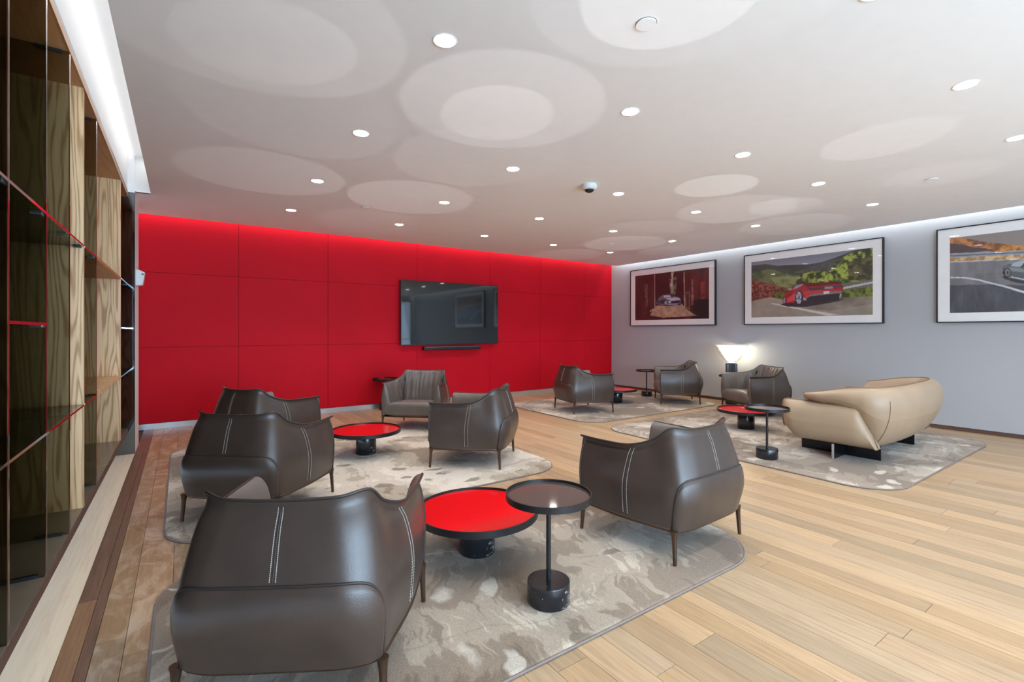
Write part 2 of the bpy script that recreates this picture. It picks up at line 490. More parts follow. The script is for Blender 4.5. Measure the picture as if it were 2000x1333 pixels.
struct(boxo('baseboard_right', XR + .012, XR + .2, YF, YB, 0, .055, 'brown_base'))
wb = struct(boxo('wall_back', XLO, XR + .3, YB + .02, YB + .25, 0, 3.41, 'redgap'))
cols = [-.62, .733, 2.07, 3.71, 5.35, 6.70, 8.05, 9.0]
rows = [.082, 1.172, 2.25, 3.41]
for a, b in zip(cols[:-1], cols[1:]):
    for c, d in zip(rows[:-1], rows[1:]):
        o = boxo('panel', a + .0025, b - .0025, YB, YB + .02, c + .0025, d - .0025, 'redwall', wb)
struct(boxo('baseboard_back', XLO, XR, YB - .012, YB + .02, 0, .08, 'chrome_base'))
# glazed wall behind the camera
wf = MB(); wf.box(XLO - .1, XR + .3, YF - .2, YF, 0, .2); wf.box(XLO - .1, XR + .3, YF - .2, YF, 2.8, 3.5)
wx = [XLO - .1, -.3] + [v for k in range(4) for v in (1.3 + 1.85 * k, 1.55 + 1.85 * k)] + [8.9, XR + .3]
for k in range(0, len(wx), 2): wf.box(wx[k], wx[k + 1], YF - .2, YF, .2, 2.8)
struct(wf.build('wall_front', 'white'))
for k in range(5):
    a = wx[2 * k + 1]; b = wx[2 * k + 2]
    w_ = struct(MB().box(a, a + .05, YF - .12, YF - .05, .2, 2.8).box(b - .05, b, YF - .12, YF - .05, .2, 2.8).box(a, b, YF - .12, YF - .05, .2, .25)
                .box(a, b, YF - .12, YF - .05, 2.75, 2.8).box(a, b, YF - .12, YF - .05, 1.0, 1.04).build('window_%d' % (k + 1), 'windowframe'))
    boxo('pane', a, b, YF - .09, YF - .085, .2, 2.8, 'clearglass', w_)

# ash strip at the foot of the shelves
ash = struct(MB().box(-.95, XP - .001, -1.45, 6.945, -.0119, -.004).build('trim_5', 'subfloor'))
for (y0, y1) in ((-1.45, 1.15), (1.15, 3.42), (3.42, 5.42), (5.42, 6.945)):
    boxo('board', -.95, XP - .001, y0 + .001, y1 - .001, -.004, .004, 'ashstrip', ash)
# dark polished cladding on the wall stub
struct(boxo('trim_6', -.93, XP - .002, 6.944, 6.9495, .004, 2.99, 'darkmirror'))
struct(boxo('trim_7', XP - .004, XP + .001, 6.9435, 6.9495, .004, 2.99, 'black'))

# ------------------------------------------------------------------ shelving
SH_Z0, SH_Z1 = .257, 2.97
shelf = tag(empty('display_shelving', (0, 0, 0)), 'wall-length ash shelving unit with smoked glass dividers left of the room', 'shelving')
YS0, YS1 = -1.4, 6.943
XB = -.92
boxo('bottom_panel', XB, XS, YS0, YS1, SH_Z0, .262, 'darkback', shelf)
boxo('shelf_floor', XB, XS - .006, YS0, YS1, .262, .303, 'shelffloor', shelf)
boxo('front_rail', XS - .006, XS + .002, YS0, YS1, SH_Z0, .290, 'brown_base', shelf)
boxo('top_panel', XB, XS - .001, YS0, YS1, 2.93, SH_Z1, 'ashwarm', shelf)
boxo('top_rail', XS - .001, XS + .003, YS0, YS1, 2.925, 2.965, 'ashwarm', shelf)
boxo('shadow_gap', XS - .02, XS - .002, YS0, YS1, 2.971, 3.004, 'black', shelf)
boxo('back_panel', XB - .02, XB, YS0, YS1, SH_Z0, SH_Z1, 'darkback', shelf)
WD = [-.46, 1.76, 3.98, 6.20]
for y in WD:
    boxo('wood_divider', XB, XS - .004, y, y + .035, .303, 2.93, 'ash', shelf)
GD = [.15, .72, 1.25, 2.39, 2.965, 3.51, 4.515]
for y in GD:
    g = boxo('glass_divider', XB, XS - .004, y, y + .008, .303, 2.93, 'smoked', shelf)
    boxo('edge', XS - .004, XS, y - .001, y + .009, .303, 2.93, 'edge', g)
    for (z0, z1) in ((.303, .318), (2.915, 2.93)):
        boxo('clamp', XS - .14, XS - .03, y - .006, y + .014, z0, z1, 'black', g)
def gshelf(y0, y1, z):
    g = boxo('glass_shelf', XB, XS - .004, y0, y1, z - .005, z + .005, 'smoked', shelf)
    boxo('edge', XS - .004, XS, y0, y1, z - .006, z + .006, 'edge', g)
    boxo('clamp', XS - .05, XS - .012, y1 - .03, y1, z - .014, z - .005, 'black', g)
bays = sorted(WD + GD + [YS1])
for a, b in zip(bays[:-1], bays[1:]):
    if abs(a - 4.515) < .01: continue
    aa = a + (.035 if a in WD else .008)
    for z in (.945, 1.94): gshelf(aa, b, z)
for a, b in ((2.398, 2.965), (6.235, YS1), (.728, 1.25)): gshelf(a, b, 1.44)
for z in (.945, 1.94):
    w = boxo('wood_shelf', XB, XS - .004, 4.523, 6.2, z - .012, z + .012, 'ashwarm' if z > 1.5 else 'ash', shelf)

# LED tube inside the shelf cove
led = struct(MB().tube([(-.475, -4, 3.385), (-.475, 6.94, 3.385)], .011, 8).build('trim_8', 'ledglow', smooth=True))

# white alarm unit on the wall stub
al = tag(empty('wall_alarm', (XP, 7.05, 2.03)), 'small white alarm sounder fixed high on the white wall end beside the shelving', 'alarm')
ab = MB()
prof = [(0, -.095), (0, .095), (.035, .09), (.085, .065), (.078, 0), (.065, -.085)]
V = [(px, py, pz) for py in (0, .12) for (px, pz) in prof]; n = len(prof)
F = [tuple(range(n - 1, -1, -1)), tuple(range(n, 2 * n))] + [(i, (i + 1) % n, n + (i + 1) % n, n + i) for i in range(n)]
bevel(ab.add([(v[0], v[1], v[2]) for v in V], [tuple(reversed(f)) for f in F]).build('housing', 'whiteplastic', al), .006, 2)
MB().box(.055, .075, -.0015, .0, .035, .05).build('marking', 'black', al)

# ------------------------------------------------------------------ ceiling fittings
def downlight(x, y):
    r = empty('downlight', (x, y, CEIL))
    MB().lathe([(.058, -.0005), (.066, -.004), (.070, 0.0)], 28, cap=False).build('trim_ring', 'lampwhite', r, True)
    MB().lathe([(.0585, -.003), (.0585, -.0015)], 28).build('lens', 'lampglow', r, True, 40)
    return r
dl0 = downlight(*LAMPS[0])
names_i = ['row nearest the shelving', 'second row from the shelving', 'middle row', 'fourth row from the shelving', 'row nearest the grey wall']
names_j = {3: 'closest to the red wall', 2: 'second from the red wall', 1: 'third from the red wall', 0: 'fourth from the red wall', -1: 'fifth from the red wall',
           -2: 'sixth from the red wall', -3: 'seventh from the red wall', -4: 'eighth from the red wall'}
k = 0
for i in range(5):
    for j in range(-4, 4):
        o = dl0 if k == 0 else copy_tree(dl0)
        o.location = (1.194 + 1.5 * i, 2.375 + 1.5 * j, CEIL)
        tag(o, 'round white recessed downlight, %s, %s' % (names_i[i], names_j[j]), 'downlight', 'recessed ceiling downlights')
        k += 1
def Pc(px, py, z=CEIL):
    d = 932.8 * (CAM_H - z) / (py - 646.5); xc = (px - 1000) / 932.8 * d
    return d * math.sin(.6054) + xc * math.cos(.6054), d * math.cos(.6054) - xc * math.sin(.6054)
def disc(px, py, r, lab):
    x, y = Pc(px, py)
    o = empty('sprinkler_cover', (x, y, CEIL))
    MB().lathe([(r * 1.06, -.0008), (r * 1.06, .001)], 32).build('gap_ring', 'black', o)
    MB().lathe([(r, -.008), (r, -.0008)], 32).build('cover_plate', 'ceiling', o)
    tag(o, lab, 'ceiling cap', 'round ceiling cover plates')
disc(1262, 46, .052, 'flat white round cover plate on the ceiling at the top, largest seen')
disc(714, 406, .052, 'flat white round cover plate on the ceiling above the left half of the red wall')
disc(1820, 350, .052, 'flat white round cover plate on the ceiling near the grey wall pictures')
disc(1192, 477, .05, 'tiny round cover plate on the ceiling above the corner of red and grey walls')
cx, cy = Pc(1151, 361)
dome = tag(empty('dome_camera', (cx, cy, CEIL)), 'white dome security camera with dark lens hanging from the ceiling', 'security camera')
MB().lathe([(.080, 0), (.084, -.012), (.083, -.035), (.072, -.052), (.05, -.058)], 32, cap=True).build('housing', 'whiteplastic', dome, True, 50)
MB().lathe([(.052, -.056), (.048, -.068), (.034, -.080), (.016, -.087), (.002, -.089)], 24, cap=True).build('lens_dome', 'black', dome, True)

# ------------------------------------------------------------------ television
tvx0, tvx1, tvz0, tvz1 = 3.340, 5.490, 1.138, 2.358
tv = tag(empty('television', (4.4, 8.5, tvz0)), 'large flat black television mounted on the red panel wall', 'television')
o_ = MB().box(tvx0, tvx1, 8.445, 8.475, tvz0, tvz1).build('casing', 'black', tv); o_.location = (-4.4, -8.5, -tvz0)
o_ = MB().box(3.9, 4.9, 8.475, 8.5495, 1.45, 2.05).build('wall_bracket', 'black', tv); o_.location = (-4.4, -8.5, -tvz0)
o_ = MB().box(tvx0 + .012, tvx1 - .012, 8.4435, 8.4455, tvz0 + .014, tvz1 - .012).build('screen', 'screen', tv); o_.location = (-4.4, -8.5, -tvz0)
sb = tag(empty('soundbar', (4.4, 8.5, 1.03)), 'slim black soundbar hung directly under the television', 'speaker')
o_ = bevel(MB().box(3.80, 5.05, 8.42, 8.50, 1.035, 1.105).build('housing', 'black', sb), .012, 3); o_.location = (-4.4, -8.5, -1.03)
o_ = MB().box(3.82, 5.03, 8.4185, 8.4205, 1.094, 1.097).build('trim_line', 'chrome_base', sb); o_.location = (-4.4, -8.5, -1.03)
o_ = MB().box(4.2, 4.6, 8.50, 8.5495, 1.05, 1.10).build('wall_bracket', 'black', sb); o_.location = (-4.4, -8.5, -1.03)

# ------------------------------------------------------------------ framed photographs
NU, NV = 250, 140
class Canvas:
    def __init__(s, quad, umax=1.0):
        # quad: (xl, top_l, bottom_l, xr, top_r, bottom_r) of the print as measured; umax = share of print width it covers
        s.q = quad; s.um = umax
        s.u, s.v = np.meshgrid(np.linspace(0, 1, NU), np.linspace(0, 1, NV))
        s.c = np.zeros((NV, NU, 3)); s.n = {}
    def uv(s, x, y):
        xl, tl, bl, xr, tr, br = s.q
        k = (x - xl) / (xr - xl); hl = bl - tl; hr = br - tr
        h = (1 - k) * hl + k * hr
        return k * hr / h * s.um, (y - (tl + (tr - tl) * k)) / h
    def fbm(s, sc, seed, asp=1.8):
        key = (sc, seed, asp)
        if key not in s.n:
            r = np.random.default_rng(seed); out = np.zeros((NV, NU)); amp = 1; tot = 0; f = sc
            for _ in range(4):
                gx = int(f * asp) + 2; gy = int(f) + 2
                g = r.random((gy, gx)); X = s.u * (gx - 1.001); Y = s.v * (gy - 1.001)
                x0 = X.astype(int); y0 = Y.astype(int); fx = X - x0; fy = Y - y0
                fx = fx * fx * (3 - 2 * fx); fy = fy * fy * (3 - 2 * fy)
                out += amp * ((g[y0, x0] * (1 - fx) + g[y0, x0 + 1] * fx) * (1 - fy) + (g[y0 + 1, x0] * (1 - fx) + g[y0 + 1, x0 + 1] * fx) * fy)
                tot += amp; amp *= .6; f *= 2
            s.n[key] = out / tot
        return s.n[key]
    def mask(s, pts):
        P = [s.uv(*p) for p in pts]; m = np.zeros((NV, NU), bool); j = len(P) - 1
        for i in range(len(P)):
            (xi, yi), (xj, yj) = P[i], P[j]
            if yi != yj:
                m ^= ((yi > s.v) != (yj > s.v)) & (s.u < (xj - xi) * (s.v - yi) / (yj - yi) + xi)
            j = i
        return m
    def ell(s, x, y, rx, ry):
        u, v = s.uv(x, y); u2, _ = s.uv(x + rx, y); _, v2 = s.uv(x, y + ry)
        return ((s.u - u) / (u2 - u)) ** 2 + ((s.v - v) / (v2 - v)) ** 2 < 1
    def fill(s, m, col, n=None, amt=0.0, col2=None):
        if not isinstance(m, np.ndarray): m = s.mask(m)
        c = np.array(col, float)
        if n is None: s.c[m] = c
        else:
            k = n[m][:, None]
            if col2 is not None:
                k = np.clip((k - .38) / .24, 0, 1); s.c[m] = c * (1 - k) + np.array(col2, float) * k
            else: s.c[m] = c * (1 + (k - .5) * 2 * amt)

def paint1():
    c = Canvas((250, 418, 1130, 1448, 277, 1102)); n = c.fbm(14, 1); n2 = c.fbm(5, 2)
    c.c[:] = (58, 24, 28)
    c.fill([(250, 300), (560, 300), (565, 1130), (250, 1130)], (72, 32, 34), c.fbm(3, 5, 9), .45)
    c.fill([(1060, 250), (1448, 250), (1448, 1130), (1060, 1130)], (84, 36, 38), c.fbm(3, 6, 9), .4)
    c.fill([(400, 560), (450, 540), (460, 900), (420, 920)], (120, 72, 60), n, .5)
    c.fill([(1300, 520), (1390, 500), (1390, 780), (1310, 790)], (120, 52, 48), n, .4)
    c.fill([(1210, 800), (1448, 780), (1448, 1100), (1150, 1110)], (32, 26, 28))
    c.fill([(565, 340), (1045, 300), (1060, 900), (565, 920)], (54, 24, 29), n2, .3)
    c.fill([(575, 900), (990, 845), (1060, 930), (1200, 1030), (1245, 1050), (1050, 1070), (700, 1088), (490, 1050)], (182, 150, 124), n, .25)
    c.fill([(800, 470), (930, 420), (925, 560), (900, 720), (820, 705)], (60, 52, 44), n, 0, (120, 120, 92))
    c.fill([(830, 340), (885, 330), (862, 420), (856, 520), (880, 620), (862, 700), (835, 690), (815, 560), (842, 450)], (186, 170, 160), n, .4)
    c.fill([(558, 380), (572, 378), (576, 930), (560, 940)], (168, 132, 118))
    c.fill([(490, 700), (556, 690), (556, 930), (490, 995)], (70, 40, 44)); c.fill([(488, 975), (556, 935), (560, 950), (490, 1000)], (190, 160, 140))
    c.fill([(1035, 345), (1052, 345), (1062, 930), (1046, 930)], (176, 150, 128), n, .35)
    c.fill([(1065, 680), (1138, 668), (1132, 962), (1070, 930)], (140, 112, 98)); c.fill([(1076, 692), (1126, 684), (1120, 940), (1080, 916)], (76, 50, 46))
    c.fill([(1165, 470), (1192, 480), (1196, 880), (1160, 890)], (150, 104, 92), n, .5)
    c.fill([(575, 872), (640, 850), (1000, 842), (990, 884), (760, 902), (620, 888)], (46, 36, 42))
    c.fill([(590, 862), (618, 800), (640, 765), (700, 722), (820, 714), (890, 742), (960, 755), (992, 785), (985, 850), (930, 882), (770, 890), (640, 876)], (108, 112, 134))
    c.fill([(705, 732), (805, 722), (830, 757), (725, 765)], (205, 208, 220)); c.fill([(820, 722), (870, 738), (880, 752), (840, 754)], (60, 60, 76))
    c.fill([(745, 775), (900, 760), (972, 778), (980, 802), (830, 815)], (196, 200, 222))
    c.fill([(660, 800), (745, 790), (735, 850), (690, 870), (640, 850)], (50, 50, 64))
    c.fill([(820, 822), (975, 815), (970, 852), (840, 862)], (36, 34, 46)); c.fill([(790, 826), (830, 822), (832, 842), (796, 846)], (228, 230, 240))
    c.fill([(780, 862), (960, 855), (930, 880), (790, 886)], (150, 152, 168))
    c.fill(c.ell(744, 848, 26, 44), (34, 32, 40)); c.fill(c.ell(744, 848, 18, 32), (170, 172, 184)); c.fill(c.ell(628, 838, 13, 34), (40, 38, 46))
    return c.c
def paint2():
    c = Canvas((180, 415, 1135, 1758, 232, 1105)); n = c.fbm(18, 11); n2 = c.fbm(7, 12); n3 = c.fbm(34, 13)
    s = (c.v * 3).clip(0, 1)[..., None]
    c.c[:] = np.array((128, 128, 142)) * (1 - s) + np.array((176, 178, 190)) * s
    c.fill([(180, 462), (350, 438), (520, 462), (700, 452), (920, 446), (1100, 415), (1300, 350), (1500, 272), (1790, 200), (1790, 760), (180, 760)], (66, 72, 68), n2, .35)
    c.fill([(180, 560), (420, 500), (600, 560), (820, 585), (820, 760), (180, 760)], (72, 84, 52), n2, 0, (112, 120, 78))
    c.fill([(700, 560), (900, 490), (1250, 400), (1300, 560), (1000, 560)], (82, 82, 78), n, .3)
    c.fill([(430, 620), (700, 590), (850, 640), (720, 760), (500, 720)], (98, 108, 62), n2, 0, (142, 148, 96))
    c.fill([(820, 580), (950, 540), (1200, 530), (1290, 400), (1480, 300), (1790, 220), (1790, 760), (700, 760)], (44, 52, 26), n, 0, (168, 184, 74))
    c.fill([(1420, 420), (1790, 330), (1790, 660), (1450, 660)], (52, 50, 34), n, 0, (104, 104, 54))
    c.fill([(180, 655), (300, 668), (450, 715), (600, 745), (720, 790), (600, 860), (460, 885), (180, 925)], (78, 44, 36), n3, 0, (164, 92, 76))
    c.fill([(470, 800), (560, 770), (660, 790), (600, 905), (480, 900)], (60, 66, 26), n3, 0, (116, 116, 50))
    c.fill([(180, 925), (430, 868), (600, 905), (1380, 880), (1790, 850), (1790, 1140), (180, 1140)], (158, 148, 134), n2, .12)
    c.fill([(1360, 860), (1790, 840), (1790, 960), (1200, 1050), (900, 1020)], (140, 128, 116), n2, .2)
    c.fill([(1350, 690), (1790, 640), (1790, 860), (1350, 880)], (66, 72, 34), n, 0, (128, 140, 56))
    c.fill([(1350, 700), (1790, 640), (1790, 730), (1350, 790)], (112, 112, 104))
    c.fill([(1375, 745), (1790, 664), (1790, 690), (1375, 772)], (196, 196, 190))
    c.fill([(400, 950), (480, 950), (900, 1030), (1330, 1105), (1150, 1112), (780, 1030)], (212, 206, 196))
    c.fill([(556, 968), (700, 920), (1390, 895), (1300, 930), (900, 1000), (660, 996)], (44, 38, 48))
    c.fill([(596, 866), (625, 820), (700, 772), (750, 718), (850, 694), (1280, 678), (1345, 702), (1378, 745), (1360, 800), (1320, 850), (950, 850), (885, 892), (840, 860), (800, 800), (760, 860), (740, 940), (625, 950), (600, 910)], (176, 30, 42))
    c.fill([(716, 772), (762, 722), (838, 702), (850, 712), (780, 752)], (150, 158, 176))
    c.fill([(842, 690), (1290, 674), (1345, 704), (1200, 712), (905, 742)], (104, 20, 28))
    c.fill([(905, 756), (1345, 712), (1366, 734), (1300, 752), (950, 786)], (74, 62, 72))
    c.fill([(1130, 740), (1240, 732), (1240, 762), (1132, 770)], (150, 150, 158))
    c.fill([(845, 800), (930, 790), (1290, 775), (1270, 800), (960, 822), (890, 890)], (206, 52, 62))
    c.fill([(930, 850), (980, 826), (1370, 790), (1345, 830), (980, 866)], (126, 122, 126))
    c.fill([(940, 862), (1330, 822), (1325, 870), (1290, 905), (1140, 918), (930, 968), (890, 890)], (34, 30, 38))
    c.fill([(1120, 800), (1196, 795), (1196, 826), (1122, 832)], (214, 214, 220))
    c.fill([(640, 900), (745, 815), (760, 850), (745, 915), (650, 935)], (214, 74, 82))
    c.fill([(640, 850), (720, 790), (745, 800), (650, 880)], (150, 22, 36))
    c.fill(c.ell(802, 882, 52, 98), (34, 30, 38)); c.fill(c.ell(798, 880, 36, 80), (186, 186, 200)); c.fill(c.ell(798, 880, 12, 26), (96, 94, 108))
    for a in range(5):
        an = a * 2 * math.pi / 5 + .3
        c.fill([(798 + 8 * math.cos(an + 1.5), 880 + 18 * math.sin(an + 1.5)), (798 + 34 * math.cos(an + .18), 880 + 74 * math.sin(an + .18)), (798 + 34 * math.cos(an - .18), 880 + 74 * math.sin(an - .18))], (90, 88, 102))
    c.fill(c.ell(612, 912, 20, 52), (36, 32, 40)); c.fill(c.ell(610, 912, 12, 40), (150, 150, 164))
    c.fill(c.ell(1290, 872, 34, 44), (28, 26, 32)); c.fill(c.ell(960, 920, 30, 52), (40, 44, 44))
    return c.c
def paint3():
    c = Canvas((243, 270, 1110, 1101, 178, 1095), .383); n = c.fbm(16, 21); n2 = c.fbm(6, 22); n3 = c.fbm(4, 23, 6)
    c.c[:] = (146, 134, 130)
    BX = 3200
    c.fill([(243, 270), (340, 262), (520, 290), (700, 325), (900, 345), (1101, 372), (BX, 250), (BX, 430), (243, 460)], (112, 72, 56), n, 0, (206, 132, 70))
    c.fill([(243, 325), (400, 345), (500, 372), (640, 385), (740, 415), (243, 450)], (78, 62, 64), n, .2)
    c.fill([(700, 380), (800, 345), (950, 370), (1101, 350), (BX, 300), (BX, 430), (760, 425)], (136, 78, 30), n, 0, (222, 150, 62))
    c.fill([(243, 440), (1101, 410), (BX, 360), (BX, 500), (243, 495)], (150, 154, 164)); c.fill([(243, 462), (1101, 430), (BX, 380), (BX, 392), (1101, 442), (243, 474)], (96, 100, 112))
    c.fill([(243, 490), (1101, 462), (BX, 400), (BX, 470), (1101, 506), (243, 530)], (168, 124, 78), n, 0, (222, 186, 132))
    c.fill([(243, 530), (1101, 505), (BX, 440), (BX, 1200), (243, 1200)], (122, 120, 124), n3, .22)
    c.fill([(243, 800), (700, 790), (BX, 900), (BX, 1200), (243, 1200)], (84, 84, 92), n3, .25)
    c.fill([(243, 532), (600, 520), (1101, 508), (1101, 516), (600, 532), (243, 544)], (190, 190, 194))
    c.fill([(243, 702), (400, 706), (560, 730), (700, 768), (860, 806), (1101, 878), (1300, 940), (1300, 975), (1101, 906), (850, 824), (690, 784), (550, 746), (400, 722), (243, 716)], (206, 206, 210))
    c.fill([(820, 700), (900, 716), (1101, 760), (1500, 800), (1500, 830), (1000, 780), (850, 730)], (62, 62, 68))
    c.fill([(828, 610), (850, 588), (900, 566), (970, 556), (1060, 524), (1160, 506), (1300, 520), (1420, 580), (1480, 640), (1470, 740), (1300, 770), (1101, 745), (930, 708), (880, 712), (845, 680)], (92, 96, 100))
    c.fill([(950, 556), (1060, 522), (1150, 506), (1200, 520), (1101, 560), (1020, 600), (930, 590)], (172, 182, 186))
    c.fill([(1040, 600), (1070, 560), (1140, 530), (1260, 540), (1300, 600)], (40, 42, 48)); c.fill([(860, 600), (1020, 610), (1101, 640), (1400, 660), (1380, 680), (1101, 668), (900, 640)], (132, 138, 142))
    c.fill(c.ell(884, 662, 46, 54), (34, 34, 38)); c.fill(c.ell(888, 662, 30, 42), (120, 122, 126)); c.fill(c.ell(890, 662, 12, 18), (44, 44, 48))
    c.fill(c.ell(1330, 720, 46, 52), (34, 34, 38)); c.fill(c.ell(1330, 720, 30, 38), (120, 122, 126))
    c.fill([(930, 705), (1101, 740), (1280, 762), (1280, 772), (1101, 752), (930, 716)], (200, 202, 206))
    return c.c

def framed(name, y0, y1, art, label):
    """y1 > y0; hangs on the wall plane X = XR; left side as seen is y1"""
    z0, z1 = 1.525, 2.865; ym = (y0 + y1) / 2
    r = tag(empty(name, (XR, ym, z0)), label, 'picture', 'large framed car photographs on the grey wall')
    H_ = z1 - z0; W2 = (y1 - y0) / 2
    bt = .014
    f = MB()
    f.box(-.052, 0, -W2, W2, 0, bt).box(-.052, 0, -W2, W2, H_ - bt, H_).box(-.052, 0, -W2, -W2 + bt, bt, H_ - bt).box(-.052, 0, W2 - bt, W2, bt, H_ - bt)
    f.build('frame', 'black', r)
    boxo('mat_board', -.040, -.006, -W2 + bt, W2 - bt, bt, H_ - bt, 'mat', r)
    iy, iz0, iz1 = .975, 1.662 - z0, 2.722 - z0
    img = art()
    img = np.clip(img, 0, 255) / 255.0
    lin = np.where(img <= .04045, img / 12.92, ((img + .055) / 1.055) ** 2.4)
    U, Vv = np.meshgrid(np.linspace(0, 1, NU), np.linspace(0, 1, NV))
    co = np.stack([np.full_like(U, -.0405), iy - 2 * iy * U, iz1 - (iz1 - iz0) * Vv], -1).reshape(-1, 3)
    idx = np.arange(NU * NV).reshape(NV, NU)
    a = idx[:-1, :-1].ravel(); b = idx[1:, :-1].ravel(); c = idx[1:, 1:].ravel(); d = idx[:-1, 1:].ravel()
    F = np.stack([a, b, c, d], 1)
    me = bpy.data.meshes.new('print')
    me.from_pydata(co.tolist(), [], F.tolist())
    at = me.color_attributes.new('print', 'FLOAT_COLOR', 'POINT')
    at.data.foreach_set('color', np.concatenate([lin.reshape(-1, 3), np.ones((NU * NV, 1))], 1).astype(np.float32).ravel())
    me.materials.append(M['print'])
    o = bpy.data.objects.new('print', me); COL.objects.link(o); o.parent = r
    mk('glass_pane', [(-.0465, -W2 + bt, bt), (-.0465, W2 - bt, bt), (-.0465, W2 - bt, H_ - bt), (-.0465, -W2 + bt, H_ - bt)], [(0, 1, 2, 3)], 'picglass', r)
    return r
framed('framed_picture', 5.649, 7.892, paint1, 'framed photograph of a silver sports car seen through open dark doors')
framed('framed_picture', 2.812, 5.045, paint2, 'framed photograph of a red sports car on a green mountain road')
framed('framed_picture', -.06, 2.180, paint3, 'framed photograph of a dark grey car on asphalt, orange hills behind, cut by photo edge')

# ------------------------------------------------------------------ rugs
def rrect(x0, x1, y0, y1, rad, n=14, inset=0.0, skew=(0, 0, 0, 0)):
    """skew: extra x,y offset at the right/near corner"""
    x0 += inset; x1 -= inset; y0 += inset; y1 -= inset; rad = max(rad - inset, .01)
    P = []
    for (cx, cy, a0) in ((x1 - rad, y1 - rad, 0), (x0 + rad, y1 - rad, 90), (x0 + rad, y0 + rad, 180), (x1 - rad, y0 + rad, 270)):
        for k in range(n + 1):
            a = R(a0 + 90 * k / n); P.append((cx + rad * math.cos(a), cy + rad * math.sin(a)))
    return P
def make_rug(x0, x1, y0, y1, rad, mat, label):
    r = tag(empty('rug', ((x0 + x1) / 2, (y0 + y1) / 2, 0)), label, 'rug', 'patterned grey and cream area rugs')
    mx, my = (x0 + x1) / 2, (y0 + y1) / 2
    mb = MB(); rings = []
    for ins, z in ((.006, .0005), (.002, .006), (.006, .013), (.02, .0155)):
        rings.append([(p[0] - mx, p[1] - my, z) for p in rrect(x0, x1, y0, y1, rad, inset=ins)])
    n = len(rings[0])
    V = [v for rg in rings for v in rg]; F = []
    for i in range(3):
        for k in range(n):
            F.append((i * n + k, i * n + (k + 1) % n, (i + 1) * n + (k + 1) % n, (i + 1) * n + k))
    F.append(tuple(range(3 * n, 4 * n)))
    mb.add(V, F).build('pile', mat, r)
    MB().tube([(p[0] - mx, p[1] - my, .007) for p in rrect(x0, x1, y0, y1, rad)], .0065, 6, closed=True).build('binding', 'rugedge', r, True)
    return r
make_rug(-.11, 3.13, 1.585, 3.42, .42, 'rug1', 'taupe and cream patterned rug nearest the camera, under the front armchairs')
make_rug(-.10, 3.27, 3.72, 6.98, .40, 'rug2', 'cream and grey patterned rug in front of the television wall')
make_rug(5.05, 8.55, 5.22, 7.6, .40, 'rug3', 'grey patterned rug in the far corner where red and grey walls meet')
make_rug(4.97, 8.42, 1.50, 4.95, .40, 'rug4', 'grey and white patterned rug under the tan sofa')

RUGZ = .0155
# ------------------------------------------------------------------ tables
def coffee_table():
    r = empty('coffee_table')
    MB().lathe([(.110, 0), (.112, .004), (.112, .232), (.108, .238)], 40).build('base', 'marble', r, True, 50)
    MB().lathe([(.385, .238), (.385, .278), (.377, .278), (.377, .256), (.02, .256)], 72, cap=False).build('rim', 'darkmetal', r, True, 40)
    MB().lathe([(.385, .238), (.0, .238)], 72, cap=False).build('underside', 'darkmetal', r, True, 40)
    MB().lathe([(.3765, .2565), (.3765, .262)], 72).build('tabletop', 'redtop', r, True, 40)
    return r
def side_table():
    r = empty('side_table')
    MB().lathe([(.108, 0), (.110, .004), (.110, .104), (.108, .108)], 40).build('base', 'marble', r, True, 50)
    MB().lathe([(.0125, .108), (.0125, .528)], 16).build('stem', 'darkmetal', r, True, 50)
    MB().lathe([(.0, .528), (.222, .528), (.222, .560), (.215, .560), (.215, .540), (.02, .540)], 64, cap=False).build('tray', 'darkmetal', r, True, 40)
    MB().lathe([(.2145, .5405), (.2145, .546)], 64).build('tabletop', 'greytop', r, True, 40)
    return r
ct = coffee_table()
CT = [(1.542, 2.614, 'round red-topped low table between the two nearest armchairs'),
      (1.729, 5.419, 'round red-topped low table on the cream rug facing the television wall'),
      (6.95, 6.47, 'round red-topped low table in the far corner, half hidden by an armchair'),
      (6.641, 3.713, 'round red-topped low table to the left of the tan sofa')]
for k, (x, y, lab) in enumerate(CT):
    o = ct if k == 0 else copy_tree(ct)
    o.location = (x, y, RUGZ); tag(o, lab, 'table', 'red-topped low tables on black marble drums')
st = side_table()
x2, y2 = Pc(753, 739, .56)
ST = [(1.560, 1.922, RUGZ, 'tall round tray table with marble base beside the nearest red table'),
      (5.285, 2.718, RUGZ, 'tall round tray table standing left of the tan sofa'),
      (8.16, 6.743, RUGZ, 'tall thin tray table against the grey wall near the corner'),
      (8.68, 5.14, 0, 'tray table carrying the glowing lamp by the grey wall'),
      (x2, y2, 0, 'dark tray table by the red wall behind the armchair facing the camera')]
for k, (x, y, z, lab) in enumerate(ST):
    o = st if k == 0 else copy_tree(st)
    o.location = (x, y, z); tag(o, lab, 'side table', 'slim tray tables')
    if k == 3:
        for ch in o.children:
            pass

